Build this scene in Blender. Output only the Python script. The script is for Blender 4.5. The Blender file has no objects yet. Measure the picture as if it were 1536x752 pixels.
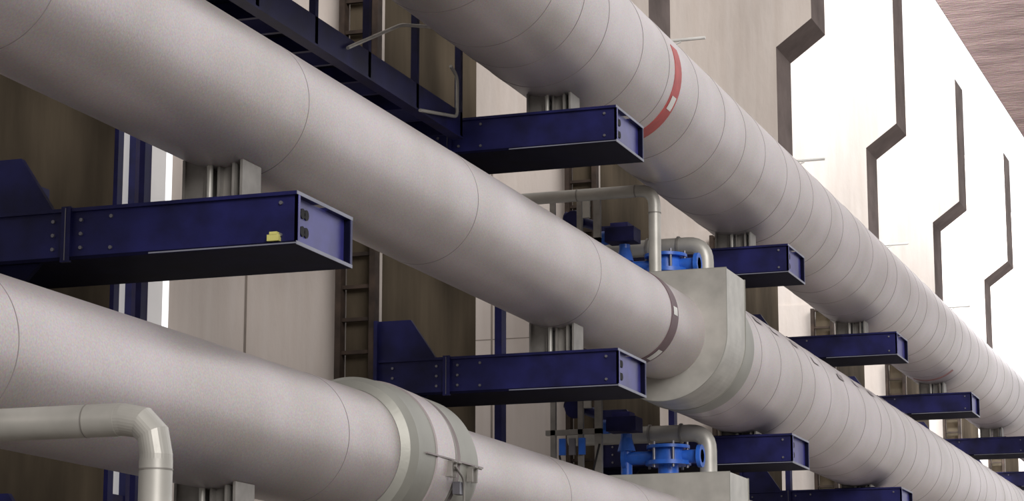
import bpy, math, random
from mathutils import Vector, Matrix
random.seed(3)
H=1.6   # camera height above floor; all z below are relative to the eye level
sc=bpy.context.scene
try:
    sc.view_settings.view_transform='Standard'
except Exception as e: print(e)

# ---------------------------------------------------------------- materials
def mat(name, col, rough=.6, metal=0., var=.12, scale=3., bump=.0, bscale=20., col2=None, stretch=(1,1,1), spec=.5, grain=0., streak=0., glow=0.):
    m=bpy.data.materials.new(name); m.use_nodes=True
    nt=m.node_tree; n=nt.nodes; l=nt.links
    b=n['Principled BSDF']
    b.inputs['Roughness'].default_value=rough
    b.inputs['Metallic'].default_value=metal
    b.inputs['Specular IOR Level'].default_value=spec
    if glow>0:
        b.inputs['Emission Color'].default_value=(.95,.96,1,1); b.inputs['Emission Strength'].default_value=glow
    tc=n.new('ShaderNodeTexCoord'); mp=n.new('ShaderNodeMapping')
    mp.inputs['Scale'].default_value=stretch
    l.new(tc.outputs['Object'],mp.inputs['Vector'])
    no=n.new('ShaderNodeTexNoise'); no.inputs['Scale'].default_value=scale; no.inputs['Detail'].default_value=6
    l.new(mp.outputs[0],no.inputs['Vector'])
    cr=n.new('ShaderNodeValToRGB')
    c2=col2 or tuple(c*(1-2*var) for c in col)
    c1=tuple(min(1,c*(1+var)) for c in col)
    cr.color_ramp.elements[0].position=.3; cr.color_ramp.elements[1].position=.7
    cr.color_ramp.elements[0].color=(*c2,1); cr.color_ramp.elements[1].color=(*c1,1)
    l.new(no.outputs['Fac'],cr.inputs[0])
    out=cr.outputs[0]
    if grain>0:
        g=n.new('ShaderNodeTexNoise'); g.inputs['Scale'].default_value=90; g.inputs['Detail'].default_value=2
        l.new(tc.outputs['Object'],g.inputs['Vector'])
        mx=n.new('ShaderNodeMix'); mx.data_type='RGBA'; mx.blend_type='OVERLAY'; mx.inputs[0].default_value=grain
        l.new(out,mx.inputs[6]); l.new(g.outputs['Color'],mx.inputs[7]); out=mx.outputs[2]
    if streak>0:
        mp2=n.new('ShaderNodeMapping'); mp2.inputs['Scale'].default_value=(9,9,.5)
        l.new(tc.outputs['Object'],mp2.inputs['Vector'])
        g=n.new('ShaderNodeTexNoise'); g.inputs['Scale'].default_value=1.3; g.inputs['Detail'].default_value=4
        l.new(mp2.outputs[0],g.inputs['Vector'])
        mx=n.new('ShaderNodeMix'); mx.data_type='RGBA'; mx.blend_type='OVERLAY'; mx.inputs[0].default_value=streak
        l.new(out,mx.inputs[6]); l.new(g.outputs['Fac'],mx.inputs[7]); out=mx.outputs[2]
    l.new(out,b.inputs['Base Color'])
    if bump>0:
        nb=n.new('ShaderNodeTexNoise'); nb.inputs['Scale'].default_value=bscale; nb.inputs['Detail'].default_value=4
        l.new(mp.outputs[0],nb.inputs['Vector'])
        bp=n.new('ShaderNodeBump'); bp.inputs['Strength'].default_value=bump; bp.inputs['Distance'].default_value=.02
        l.new(nb.outputs['Fac'],bp.inputs['Height']); l.new(bp.outputs[0],b.inputs['Normal'])
    return m
M={}
M['alu']=mat('aluminium_cladding',(.57,.522,.528),.43,.5,.07,1.1,.05,60,col2=(.49,.45,.43),grain=.4)
M['alu2']=mat('aluminium_cladding_green',(.36,.36,.32),.5,.45,.08,2,.05,40)
M['seam']=mat('cladding_seam',(.33,.29,.29),.6,.3)
M['lap']=mat('cladding_lap',(.61,.56,.56),.40,.6,.05)
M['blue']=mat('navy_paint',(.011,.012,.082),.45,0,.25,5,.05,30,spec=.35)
M['bluedk']=mat('navy_paint_shaded',(.003,.003,.018),.7,0,.2,5,spec=.1)  # same navy paint, with the shade of undersides and inner faces put into its colour
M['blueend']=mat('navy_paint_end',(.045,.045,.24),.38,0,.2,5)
M['edge']=mat('pale_steel_edge',(.26,.27,.33),.5,.3)  # paler tone along the flange rims
M['bolt']=mat('bolt_steel',(.25,.25,.28),.4,.7)
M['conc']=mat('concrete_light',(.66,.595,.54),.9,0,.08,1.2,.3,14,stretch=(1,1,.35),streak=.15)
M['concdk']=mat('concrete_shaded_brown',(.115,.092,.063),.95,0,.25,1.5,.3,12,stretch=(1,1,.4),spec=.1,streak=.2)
M['concedge']=mat('concrete_edge_shaded',(.17,.14,.13),.95,0,.15,2.,.3,12,spec=.1)  # shade on fin edges and step undersides is painted into the concrete colour
M['girder']=mat('girder_concrete',(.17,.122,.113),.95,0,.16,3,.6,14,stretch=(.3,1,3),spec=.05,grain=.6)
M['groove']=mat('groove',(.08,.065,.05),.9)
M['joint']=mat('panel_joint',(.30,.255,.22),.9)
M['white']=mat('white_label',(.8,.8,.76),.6)
M['red']=mat('red_band',(.50,.06,.055),.5,0,.1,8)
M['pink']=mat('faded_red_band',(.36,.17,.16),.5,0,.1,8)
M['maroon']=mat('maroon_band',(.13,.075,.085),.5,0,.1,8)
M['yellow']=mat('yellow_tag',(.65,.62,.2),.5)
M['steel']=mat('galvanised_steel',(.30,.285,.26),.55,.4,.12,8)
M['vent']=mat('vent_cladding',(.50,.49,.445),.45,.35,.08,6)
M['valve']=mat('valve_blue',(.03,.14,.60),.35,0,.15,9)
M['black']=mat('black_opening',(.01,.01,.012),.8)
M['brown']=mat('rust_brown_steel',(.05,.032,.022),.8,0,.3,8)
M['floor']=mat('floor_concrete',(.22,.20,.18),.85,0,.15,1.,.1,8)
M['pane']=mat('frosted_window_pane',(.60,.58,.55),.5,0,.05,2,glow=.22)
names=list(M)

# ---------------------------------------------------------------- mesh builder
class MB:
    def __init__(s): s.v=[];s.f=[];s.m=[];s.s=[]
    def add(s,vs,fs,m,smooth=False):
        o=len(s.v); s.v+= [tuple(x) for x in vs]
        for i,f in enumerate(fs):
            s.f.append([a+o for a in f]); s.m.append(m if isinstance(m,str) else m[i]); s.s.append(smooth)
    def box(s,x0,x1,y0,y1,z0,z1,m):
        v=[(x,y,z) for x in(x0,x1) for y in(y0,y1) for z in(z0,z1)]
        s.add(v,[(0,1,3,2),(4,6,7,5),(0,4,5,1),(2,3,7,6),(0,2,6,4),(1,5,7,3)],m)
    def prism(s,poly,y0,y1,m,msel=None):
        n=len(poly)
        v=[(x,y0,z) for x,z in poly]+[(x,y1,z) for x,z in poly]
        fs=[list(range(n))[::-1] , [n+i for i in range(n)]]; ms=[m,m]
        for i in range(n):
            j=(i+1)%n; fs.append([i,j,n+j,n+i])
            ms.append(msel(poly[i],poly[j]) if msel else m)
        s.add(v,fs,ms)
    def cyl(s,p0,p1,r,m,seg=16,cap=True,r1=None):
        p0=Vector(p0);p1=Vector(p1);d=(p1-p0).normalized()
        a=Vector((0,0,1)) if abs(d.z)<.9 else Vector((1,0,0))
        u=d.cross(a).normalized();w=d.cross(u)
        r1=r if r1 is None else r1
        vs=[];
        for p,rr in((p0,r),(p1,r1)):
            for i in range(seg):
                t=2*math.pi*i/seg; vs.append(p+u*math.cos(t)*rr+w*math.sin(t)*rr)
        s.add(vs,[(i,(i+1)%seg,seg+(i+1)%seg,seg+i) for i in range(seg)],m,True)
        if cap:
            s.add(vs,[list(range(seg))[::-1],[seg+i for i in range(seg)]],m)
    def tube(s,pts,r,m,seg=16,rb=.1,nb=7,smooth=True):
        P=[Vector(p) for p in pts]; path=[P[0]]
        for i in range(1,len(P)-1):
            a=(P[i-1]-P[i]).normalized()*rb; b=(P[i+1]-P[i]).normalized()*rb
            for k in range(nb+1):
                t=k/nb
                path.append(P[i]+a*(1-t)**2+b*t**2)
        path.append(P[-1])
        rings=[];u=None
        for i,p in enumerate(path):
            d=(path[min(i+1,len(path)-1)]-path[max(i-1,0)]).normalized()
            if u is None:
                a=Vector((0,0,1)) if abs(d.z)<.9 else Vector((1,0,0)); u=d.cross(a).normalized()
            else: u=(u-d*u.dot(d)).normalized()
            w=d.cross(u)
            rings+= [p+u*math.cos(2*math.pi*k/seg)*r+w*math.sin(2*math.pi*k/seg)*r for k in range(seg)]
        fs=[]
        for i in range(len(path)-1):
            for k in range(seg):
                fs.append((i*seg+k,i*seg+(k+1)%seg,(i+1)*seg+(k+1)%seg,(i+1)*seg+k))
        s.add(rings,fs,m,smooth)
        n=len(path)-1
        s.add(rings,[list(range(seg))[::-1],[n*seg+k for k in range(seg)]],m)
    def lathe(s,cx,cz,prof,seg=96,arc=None):
        for i in range(len(prof)-1):
            y0,r0,m=prof[i];y1,r1,_=prof[i+1]
            if arc:
                n=24; an=[math.radians(arc[0]+(arc[1]-arc[0])*k/n) for k in range(n+1)]
                vs=[(cx+r*math.cos(a),y,cz+r*math.sin(a)) for y,r in((y0,r0),(y1,r1)) for a in an]
                s.add(vs,[(k,n+1+k,n+2+k,k+1) for k in range(n)],m,True)
                continue
            vs=[(cx+r*math.cos(2*math.pi*k/seg),y,cz+r*math.sin(2*math.pi*k/seg)) for y,r in((y0,r0),(y1,r1)) for k in range(seg)]
            s.add(vs,[(k,(k+1)%seg,seg+(k+1)%seg,seg+k)[::-1] for k in range(seg)],m,True)
    def make(s,name,parent=None,bevel=0):
        me=bpy.data.meshes.new(name)
        me.from_pydata([(x,y,z+H) for x,y,z in s.v],[],s.f)
        used=sorted(set(s.m),key=names.index)
        for u in used: me.materials.append(M[u])
        ix={u:i for i,u in enumerate(used)}
        for p,m,sm in zip(me.polygons,s.m,s.s):
            p.material_index=ix[m]; p.use_smooth=sm
        me.update()
        ob=bpy.data.objects.new(name,me); sc.collection.objects.link(ob)
        if parent: ob.parent=parent
        if bevel:
            b=ob.modifiers.new('bevel','BEVEL'); b.width=bevel; b.segments=2; b.limit_method='ANGLE'
        return ob

def piperun(mb,cx,cz,y0,y1,r,seams,lip=.003,first='alu'):
    prof=[(y0,r,'alu')]
    for y in seams:
        if y0<y<y1:
            prof+= [(y,r,'seam'),(y+.006,r+lip,'alu'),(y+.06,r+lip,'alu'),(y+.30,r,'alu')]
    prof.append((y1,r,'alu'))
    mb.lathe(cx,cz,prof)
def disc(mb,cx,cz,y,r0,r1,m,seg=96):
    mb.lathe(cx,cz,[(y,r0,m),(y+.0005,r1,m)],seg)
def band(mb,cx,cz,y,w,r,m,lab_ang=None,arc=None):
    mb.lathe(cx,cz,[(y,r,m),(y,r+.006,m),(y+w,r+.006,m),(y+w,r,m)],arc=arc)
    if lab_ang is not None:
        for a0,a1 in lab_ang:
            vs=[]
            for k in range(7):
                a=math.radians(a0+(a1-a0)*k/6)
                for yy in(y+w*.2,y+w*.8): vs.append((cx+(r+.009)*math.cos(a),yy,cz+(r+.009)*math.sin(a)))
            mb.add(vs,[(2*k,2*k+1,2*k+3,2*k+2) for k in range(6)],'white')

PX=-5.98
# --- pipe A (upper)
AX,AZ,AR=-6.0,5.57,.595
mb=MB()
s=[];y=4.
while y<62:
    s.append(y); y+=random.choice([.62,.8,.95])
piperun(mb,AX,AZ,2,62,AR,s)
disc(mb,AX,AZ,2,.001,AR,'seam'); disc(mb,AX,AZ,62,AR,.001,'seam')
band(mb,AX,AZ,19.5,.2,AR,'red',[(-34,-22)],(-110,22))
band(mb,AX,AZ,35.4,.08,AR,'pink',None,(-110,-50))
mb.make('insulated_pipe')
# --- pipe B (middle)
BX,BZ,BR,BR2=PX,3.49,.42,.6
mb=MB()
piperun(mb,BX,BZ,2,21.05,BR,[3.8,6.6,9.4,12.2,15.0,17.8],.002)
disc(mb,BX,BZ,2,.001,BR,'seam')
band(mb,BX,BZ,19.85,.2,BR,'maroon',[(-66,-48),(-2,8)])
s=[];y=22.4
while y<62:
    s.append(y); y+=random.choice([.62,.8,.95])
piperun(mb,BX,BZ,21.6,62,BR2,s)
mb.lathe(BX,BZ,[(21.65,BR2,'alu2'),(21.7,BR2+.012,'alu2'),(22.05,BR2+.012,'alu2'),(22.06,BR2,'alu2')])
disc(mb,BX,BZ,62,BR2,.001,'seam')
for i,yy in enumerate([22.6,23.3,24.2,25.0,26.3,27.4,28.3,29.6,31.2]):
    a=math.radians(random.choice([38,52,30]))
    c=Vector((math.cos(a),0,math.sin(a)));t=Vector((-math.sin(a),0,math.cos(a)))
    p=Vector((BX,yy,BZ))+c*(BR2+.008)
    vs=[p-t*.04,p+t*.04,p+t*.04+Vector((0,.28,0)),p-t*.04+Vector((0,.28,0))]
    mb.add(vs,[(0,1,2,3)],'lap' if i%2 else 'seam')
mb.make('insulated_pipe')
# --- pipe C (lower)
CX,CZ,CR,CR2=PX,1.65,.395,.36
mb=MB()
piperun(mb,CX,CZ,2,14.0,CR,[4.,6.8,9.2,12.9],.002)
disc(mb,CX,CZ,2,.001,CR,'seam')
piperun(mb,CX,CZ,14.9,21.05,CR2,[17.2,19.4],.002)
s=[22.4+.8*i for i in range(48)]
piperun(mb,CX,CZ-.05,21.6,62,BR2,s)
disc(mb,CX,CZ-.05,62,BR2,.001,'seam')
mb.make('insulated_pipe')
# --- clamped collar on pipe C
mb=MB()
mb.lathe(CX,CZ,[(13.70,CR+.002,'alu2'),(13.73,CR+.055,'alu2'),(13.80,CR+.085,'alu2'),(14.0,CR+.09,'alu2'),(14.08,CR+.09,'seam'),(14.085,CR+.1,'alu'),
 (14.42,CR+.09,'seam'),(14.425,CR+.06,'alu'),(14.52,CR+.06,'seam'),(14.525,CR+.085,'alu2'),(14.85,CR+.08,'alu2'),(14.95,CR+.05,'alu2'),(15.0,CR2,'alu2')])
for a in(-8,):
  for yy in(14.28,14.36,14.66,14.74):
    ar=math.radians(a); R=CR+.105
    c=Vector((math.cos(ar),0,math.sin(ar)));t=Vector((-math.sin(ar),0,math.cos(ar)))
    p=Vector((CX,yy,CZ))+c*R
    mb.box(p.x-.02,p.x+.02,yy-.010,yy+.010,p.z-.05,p.z+.05,'steel')
    mb.cyl(p+t*.05+c*.02,p+t*.05+c*.02+Vector((0,.06,0)),.008,'steel',8)
mb.lathe(CX,CZ,[(14.46,CR+.06,'steel'),(14.461,CR+.078,'steel'),(14.49,CR+.078,'steel'),(14.491,CR+.06,'steel')])
mb.tube([(CX+CR+.13,14.3,CZ-.05),(CX+CR+.13,14.47,CZ-.12),(CX+CR+.12,14.5,CZ-.3),(CX+CR+.06,14.5,CZ-.34)],.008,'steel',8,.05)
mb.box(CX+CR+.07,CX+CR+.12,14.42,14.52,CZ-.22,CZ-.14,'bolt')
mb.box(CX+CR+.06,CX+CR+.105,13.9,14.9,CZ-.012,CZ-.002,'seam')
mb.make('clamped_pipe_collar')

# --- U-shaped housings
def housing(cz,ztop):
    mb=MB(); r=.62; y0,y1=20.98,21.68
    def U(r,g):
        pl=[(PX-r-g,ztop+g),(PX-r-g,cz)]
        for k in range(1,48):
            a=math.pi+math.pi*k/48; pl.append((PX+(r+g)*math.cos(a),cz+(r+g)*math.sin(a)))
        return pl+[(PX+r+g,cz),(PX+r+g,ztop+g)]
    mb.prism(U(r,0),y0,y1,'vent')
    for ya in(y0-.008,y1-.012): mb.prism(U(r,.006),ya,ya+.014,'alu2')
    mb.prism(U(r,.001),y0-.0095,y0-.007,'vent')
    mb.make('pipe_joint_housing')
housing(BZ,4.07); housing(CZ,2.2)

# --- support brackets
XW=-7.45
def bracket(n,zb,pr,pc,tag=False):
    mb=MB(); y0=11.71+6*n; y1=y0+.77; zt=zb+.30; xw=XW; xe=-5.4; ym=(y0+y1)/2
    t=.02
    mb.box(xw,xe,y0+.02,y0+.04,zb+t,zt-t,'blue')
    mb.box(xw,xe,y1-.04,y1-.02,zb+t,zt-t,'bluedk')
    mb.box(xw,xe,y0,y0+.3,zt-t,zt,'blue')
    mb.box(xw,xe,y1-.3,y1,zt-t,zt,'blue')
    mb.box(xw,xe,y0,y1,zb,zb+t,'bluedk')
    mb.box(xe-.001,xe+.004,y0,y1,zb,zb+t,'edge'); mb.box(xe-.001,xe+.004,y0,y1,zt-t,zt,'edge')
    mb.box(-6.3,xe,y0-.003,y0+.002,zb+.004,zb+t-.008,'edge')
    mb.box(xe-.02,xe+.003,y1-.03,y1-.001,zb+t,zt-t,'blue')
    mb.box(xe-.05,xe-.035,y0+.04,y1-.04,zb+t,zt-t,'blueend')
    mb.box(xe-.02,xe+.003,y0+.02,y0+.045,zb+t,zt-t,'blueend')
    for zz in(zb+.1,zb+.2):
        mb.cyl((xe-.04,y0+.15,zz),(xe-.028,y0+.15,zz),.03,'black',12)
        mb.cyl((xe-.04,y0+.20,zz),(xe-.028,y0+.20,zz),.03,'black',12)
    for xx in(-6.2,-6.9): mb.box(xx,xx+.015,y0+.04,y1-.04,zb+t,zt-t,'bluedk')
    mb.box(-6.86,-6.80,y0-.006,y0+.02,zb-.01,zt+.01,'blue'); mb.box(-6.834,-6.829,y0-.01,y0,zb,zt,'bolt')
    for zz in(zb+.07,zb+.15,zb+.23):
        for xx in(-6.92,-6.74,-7.3): mb.cyl((xx,y0+.02,zz),(xx,y0+.006,zz),.011,'bolt',8)
    for xx in(-6.55,-5.5): 
        for zz in(zb+.06,zb+.24): mb.cyl((xx,y0+.02,zz),(xx,y0+.008,zz),.011,'bolt',8)
    mb.prism([(xw,zt),(-6.93,zt),(-7.15,zt+.32),(xw,zt+.32)],y0+.02,y0+.06,'blue')
    mb.prism([(xw,zb),(xw,zb-.2),(-7.2,zb-.2),(-7.0,zb)],y0+.02,y0+.06,'bluedk')
    mb.box(xw,xw+.03,y0-.03,y1+.03,zb-.22,zt+.32,'blue')
    mb.box(PX-.28,PX+.22,ym-.26,ym+.2,zt,zt+.02,'bluedk')
    cx=pc[0];cz=pc[1]
    def zs(x): return cz-math.sqrt(max(pr*pr-(x-cx)**2,0))
    if zs(cx)>zt+.03:
        for x0,x1,yo in((-.2,-.06,-.2),(.02,.11,-.17)):
            mb.prism([(cx+x0,zt+.02),(cx+x1,zt+.02),(cx+x1,zs(cx+x1)),(cx+x0,zs(cx+x0))],ym+yo,ym+yo+.02,'steel')
            mb.prism([(cx+x0,zt+.02),(cx+x1,zt+.02),(cx+x1,zs(cx+x1)),(cx+x0,zs(cx+x0))],ym-yo-.05,ym-yo-.03,'steel')
        for xx in(-.2,-.06,.02,.11,.16):
            a=cx+xx
            mb.prism([(a-.008,zt+.02),(a+.008,zt+.02),(a+.008,zs(a)),(a-.008,zs(a))],ym-.22,ym+.02,'steel')
        mb.cyl((cx-.025,ym-.24,zt+.02),(cx-.025,ym-.24,zs(cx)),.018,'vent',10)
    if tag:
        mb.box(-5.57,-5.50,y0-.012,y0+.02,zb+.025,zb+.06,'yellow')
        mb.box(-5.555,-5.51,y0-.014,y0+.02,zb+.06,zb+.075,'yellow')
    mb.make('pipe_support_bracket')
for n in range(-1,8):
    bracket(n,4.51,AR,(AX,AZ))
    bracket(n,2.555,BR if n<=1 else BR2,(BX,BZ),n==0)
    bracket(n,.63,(CR if n==0 or n==-1 else CR2) if n<=1 else BR2,(CX,CZ if n<=1 else CZ-.05))

# --- concrete columns with stepped upper fins
XI=-9.4
def column(n):
    mb=MB(); y0=11.85+6*n; y1=y0+2.2
    if n==0: y1=13.35
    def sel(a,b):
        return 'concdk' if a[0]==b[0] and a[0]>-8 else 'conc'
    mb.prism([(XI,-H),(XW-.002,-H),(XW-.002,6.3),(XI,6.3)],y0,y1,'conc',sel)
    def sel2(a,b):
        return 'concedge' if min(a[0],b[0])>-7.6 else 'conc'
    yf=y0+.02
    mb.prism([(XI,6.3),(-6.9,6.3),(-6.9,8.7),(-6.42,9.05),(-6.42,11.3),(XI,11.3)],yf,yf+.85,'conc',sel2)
    mb.box(-8.69,-8.67,y0-.004,y0+.01,-H,6.3,'joint')
    for zz in(1.05,4.,): mb.box(XI,XW-.01,y0-.002,y0+.01,zz,zz+.01,'joint')
    mb.cyl((-8.65,y0-.02,2.2),(-8.65,y0+.01,2.2),.04,'steel',10)
    mb.cyl((-6.95,yf+.2,7.19),(-6.33,yf+.2,7.19),.018,'white',8)
    mb.cyl((-6.95,yf+.2,7.05),(-6.6,yf+.2,7.17),.01,'white',8)
    mb.make('stepped_concrete_column')
for n in range(-1,9): column(n)

# --- cable ladders
for n in range(-1,8):
    mb=MB(); y0=11.85+6*n-.16
    for xx in(-7.80,-7.50): mb.box(xx,xx+.05,y0,y0+.1,-H,6.2,'brown')
    z=-H+.2
    while z<6.2:
        mb.box(-7.77,-7.48,y0+.03,y0+.07,z,z+.03,'brown'); z+=.27
    mb.box(-7.74,-7.52,y0+.10,y0+.15,-H,6.2,'concdk')
    mb.make('vertical_cable_ladder')
# --- window frames between columns
for n in range(-1,8):
    mb=MB(); ya=(13.35 if n==0 else 14.05+6*n); yb=17.85+6*n
    y=ya+.05
    while y<yb:
        mb.box(XI-.1,XI,y,y+.07,-H,6.3,'blue'); y+=.95
    mb.box(XI-.06,XI,yb-.42,yb-.37,-H,6.3,'blue')
    for z in(-H,0.,1.7,5.1,6.2): mb.box(XI-.09,XI-.01,ya,yb,z,z+.08,'blue')
    mb.box(XI-.08,XI-.06,ya,yb,-H,6.25,'pane')
    mb.make('window_%d'%(n+2))
# --- blue braced post frames next to columns
for n in range(-1,8):
    mb=MB(); yb=14.12+6*n
    if n==0:
        for yy in(13.40,13.76): mb.box(XW-.04,XW,yy,yy+.07,-H,4.4,'blue')
        for z in(-.8,.7,4.2): mb.box(XW-.03,XW-.01,13.4,13.85,z,z+.06,'blue')
    else:
        for dy in(0,.95): mb.box(-7.64,-7.57,yb+dy,yb+dy+.13,-H,4.2,'blue')
        for z in(-.8,.7,2.35,3.9): mb.box(-7.63,-7.6,yb,yb+1.05,z,z+.1,'blue')
        mb.cyl((-7.62,yb+.1,.8),(-7.62,yb+1.,2.35),.02,'blue',8)
    mb.make('braced_steel_frame')

# --- walkway under side
mb=MB()
wz=4.62; xa,xb=XW+.03,-6.66; ya,yb=12.6,17.6
mb.box(xb-.03,xb,ya,yb,wz,wz+.2,'blue'); mb.box(xb-.09,xb+.01,ya,yb,wz-.015,wz,'blue')
mb.box(xa,xa+.03,ya,yb,wz,wz+.2,'blue')
y=ya+.1
while y<yb-.3:
    mb.box(xa,xb-.02,y,y+.52,wz+.14,wz+.18,'bluedk')
    mb.box(xa,xb-.02,y-.02,y+.02,wz+.02,wz+.19,'blue')
    mb.box(xa,xb-.02,y+.48,y+.52,wz+.02,wz+.19,'blue')
    y+=.87
y=yb
while y>ya:
    mb.box(xb-.05,xb,y-.05,y,wz,wz+1.1,'blue'); y-=.95
for z in(1.08,): mb.cyl((xb-.025,ya,wz+z),(xb-.025,yb,wz+z),.022,'blue',8)
mb.tube([(xb+.03,15.2,wz+.1),(xb+.03,16.2,wz+.55),(xb+.03,17.0,wz+.75),(xb+.03,17.0,wz+.95)],.014,'vent',8)
mb.tube([(xb+.03,16.6,wz-.02),(xb+.03,17.4,wz+.12),(xb+.03,17.4,wz+.45),(xb+.03,17.25,wz+.5)],.014,'vent',8,.06)
mb.make('steel_walkway')

# --- vent pipes and valve stations
def station(dz,vent):
    mb=MB()
    if vent:
        mb.tube([(XW,21.33,4.93+dz),(-6.13,21.33,4.93+dz),(-6.13,21.33,4.08+dz)],.058,'vent',18,.16)
        for p in((-6.32,4.93),(-6.9,4.93)): mb.cyl((p[0],21.33,p[1]+dz),(p[0]+.012,21.33,p[1]+dz),.062,'steel',18)
        mb.cyl((-6.13,21.33,4.7+dz),(-6.13,21.33,4.71+dz),.062,'steel',18)
    Y=22.75
    mb.tube([(XW,Y,4.66+dz),(-6.02,Y,4.66+dz),(-6.02,Y,4.1+dz)],.085,'vent',18,.18)
    for x in(-6.62,-6.3): mb.cyl((x,Y,4.66+dz),(x+.02,Y,4.66+dz),.10,'steel',18)
    Yv=22.3; x=-6.3
    mb.cyl((x,Yv,4.02+dz),(x,Yv,4.32+dz),.10,'valve',20)
    mb.cyl((x,Yv,4.30+dz),(x,Yv,4.34+dz),.22,'valve',24)
    mb.cyl((x,Yv,4.34+dz),(x,Yv,4.46+dz),.17,'valve',24,r1=.15)
    mb.cyl((x,Yv,4.46+dz),(x,Yv,4.49+dz),.21,'valve',24)
    mb.cyl((x-.45,Yv,4.38+dz),(x+.34,Yv,4.38+dz),.065,'valve',18)
    for k in(-.45,.30): mb.cyl((x+k,Yv,4.38+dz),(x+k+.04,Yv,4.38+dz),.11,'valve',18)
    for k in range(6):
        a=k*math.pi/3; mb.cyl((x+.19*math.cos(a),Yv+.19*math.sin(a),4.27+dz),(x+.19*math.cos(a),Yv+.19*math.sin(a),4.52+dz),.014,'bolt',8)
    x=-6.72
    mb.cyl((x,Yv,4.05+dz),(x,Yv,4.62+dz),.055,'valve',16)
    mb.cyl((x,Yv,4.45+dz),(x,Yv,4.6+dz),.09,'valve',18,r1=.05)
    mb.box(x-.17,x+.13,Yv-.12,Yv+.12,4.64+dz,4.78+dz,'blue')
    mb.box(x-.12,x+.06,Yv-.09,Yv+.09,4.78+dz,4.83+dz,'blueend')
    mb.cyl((x-.25,Yv,4.70+dz),(x-.17,Yv,4.70+dz),.07,'valve',16)
    mb.cyl((x-.62,Yv,4.95+dz),(x-.3,Yv,4.83+dz),.05,'blue',14)
    mb.cyl((x-.5,Yv-.1,4.88+dz),(x-.5,Yv+.1,4.93+dz),.10,'blue',14)
    for xx,w in((-7.12,.05),(-6.95,.07),(-7.4,.05)):
        mb.box(xx,xx+w,Yv-.3,Yv-.25,3.2+dz,5.1+dz,'steel')
    mb.box(XW,-6.88,Yv-.3,Yv-.25,4.6+dz,4.65+dz,'steel'); mb.box(XW,-6.85,Yv-.31,Yv-.25,5.05+dz,5.12+dz,'steel')
    mb.box(-7.05,-6.98,Yv-.33,Yv-.29,4.85+dz,5.05+dz,'vent')
    for k in range(3): mb.box(-7.3+.1*k,-7.24+.1*k,Yv-.34,Yv-.3,4.4+dz,4.56+dz,'bolt' if k%2 else 'valve')
    mb.tube([(-7.3,Yv-.32,4.4+dz),(-7.25,Yv-.34,4.15+dz),(-7.0,Yv-.3,4.1+dz),(-6.9,Yv-.3,4.5+dz)],.01,'black',8,.06)
    mb.make('valve_station')
station(0,True); station(-1.88,False)

# --- foreground small pipe running below pipe C and down to the floor
mb=MB()
yq=8.1
mb.tube([(XW,yq,1.13),(-4.30,yq,1.13),(-4.30,yq,-H)],.063,'vent',32,.14,3,False)
mb.tube([(XW,yq,1.13),(-4.46,yq,1.13)],.064,'vent',40,.1)
mb.tube([(-4.30,yq,.97),(-4.30,yq,-H)],.064,'vent',40,.1)
for x in(-4.60,): mb.cyl((x,yq,1.13),(x+.006,yq,1.13),.066,'steel',40)
for z in(.93,.6): mb.cyl((-4.30,yq,z),(-4.30,yq,z+.006),.066,'steel',40)
mb.make('vent_pipe')

# --- raking girder
mb=MB()
d=Vector((1.32,0,-2.4)).normalized(); nrm=Vector((-d.z,0,d.x))
p=Vector((-6.08,38,11.6))-d*2.2
L=(11.6+2.0+H)/(-d.z)
w=1.7
q=[p,p+d*L,p+d*L+nrm*w,p+nrm*w]
mb.prism([(a.x,a.z) for a in q],38,39.1,'girder')
mb.make('raking_concrete_girder')

# --- floor
mb=MB(); mb.box(-14,16,-6,75,-H-.2,-H,'floor'); mb.make('floor')

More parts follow.
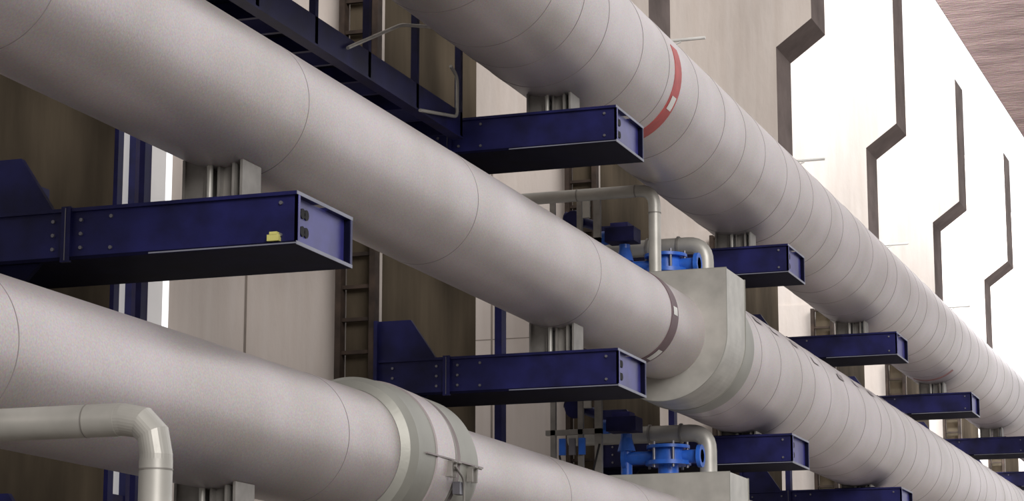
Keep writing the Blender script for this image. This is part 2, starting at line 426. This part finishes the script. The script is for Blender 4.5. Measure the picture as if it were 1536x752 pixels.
# ---------------------------------------------------------------- light
w=bpy.data.worlds.new('sky'); sc.world=w; w.use_nodes=True
nt=w.node_tree;n=nt.nodes;l=nt.links
bg=n['Background']
tc=n.new('ShaderNodeTexCoord')
dp=n.new('ShaderNodeVectorMath'); dp.operation='DOT_PRODUCT'
v=Vector((-.1,1,.22)).normalized(); dp.inputs[1].default_value=v
l.new(tc.outputs['Generated'],dp.inputs[0])
cr=n.new('ShaderNodeValToRGB')
e=cr.color_ramp.elements
e[0].position=0; e[0].color=(.18,.17,.16,1)
e[1].position=1; e[1].color=(1,.99,1,1)
m=e.new(.55); m.color=(.20,.19,.185,1)
m=e.new(.8); m.color=(.5,.48,.49,1)
mr=n.new('ShaderNodeMapRange'); mr.inputs[1].default_value=-1; mr.inputs[2].default_value=1
l.new(dp.outputs['Value'],mr.inputs[0]); l.new(mr.outputs[0],cr.inputs[0])
l.new(cr.outputs[0],bg.inputs[0]); bg.inputs[1].default_value=1.5
def sun(name,d,e,ang,col):
    L=bpy.data.lights.new(name,'SUN'); L.energy=e; L.angle=math.radians(ang); L.color=col
    o=bpy.data.objects.new(name,L); sc.collection.objects.link(o)
    o.rotation_euler=Vector(d).to_track_quat('-Z','Y').to_euler(); o.location=(5,-5,15)
sun('hall_daylight',(-.60,.72,-.38),2.2,30,(1,.96,.95))
def area(name,loc,tgt,e,sx,sy):  # unseen lamps, added above the bays to brighten the far fins
    L=bpy.data.lights.new(name,'AREA'); L.shape='RECTANGLE'; L.size=sx; L.size_y=sy; L.energy=e; L.color=(.93,.96,1)
    o=bpy.data.objects.new(name,L); sc.collection.objects.link(o)
    o.location=Vector(loc)+Vector((0,0,H)); o.rotation_euler=(Vector(tgt)+Vector((0,0,H))-o.location).to_track_quat('-Z','Y').to_euler()
area('added_fin_lamp',(-7.8,31.6,15),(-8.1,36.2,8.0),1000,4,1.5)
area('added_fin_lamp',(-7.8,37.2,15.5),(-8.1,42.2,7.8),1500,4,1.5)
area('added_fin_lamp',(-7.8,43.2,17),(-8.1,48.2,8.3),4500,4,1.5)
area('added_fin_lamp',(-7.8,49,19),(-8.1,54.2,7.5),9000,4,1.5)

# ---------------------------------------------------------------- camera
cam=bpy.data.cameras.new('camera'); co=bpy.data.objects.new('camera',cam); sc.collection.objects.link(co)
cam.sensor_width=36; cam.lens=84.375; cam.clip_end=300
co.location=(0,0,H); co.rotation_euler=(math.radians(90+11.095),0,math.radians(19.51))
sc.camera=co
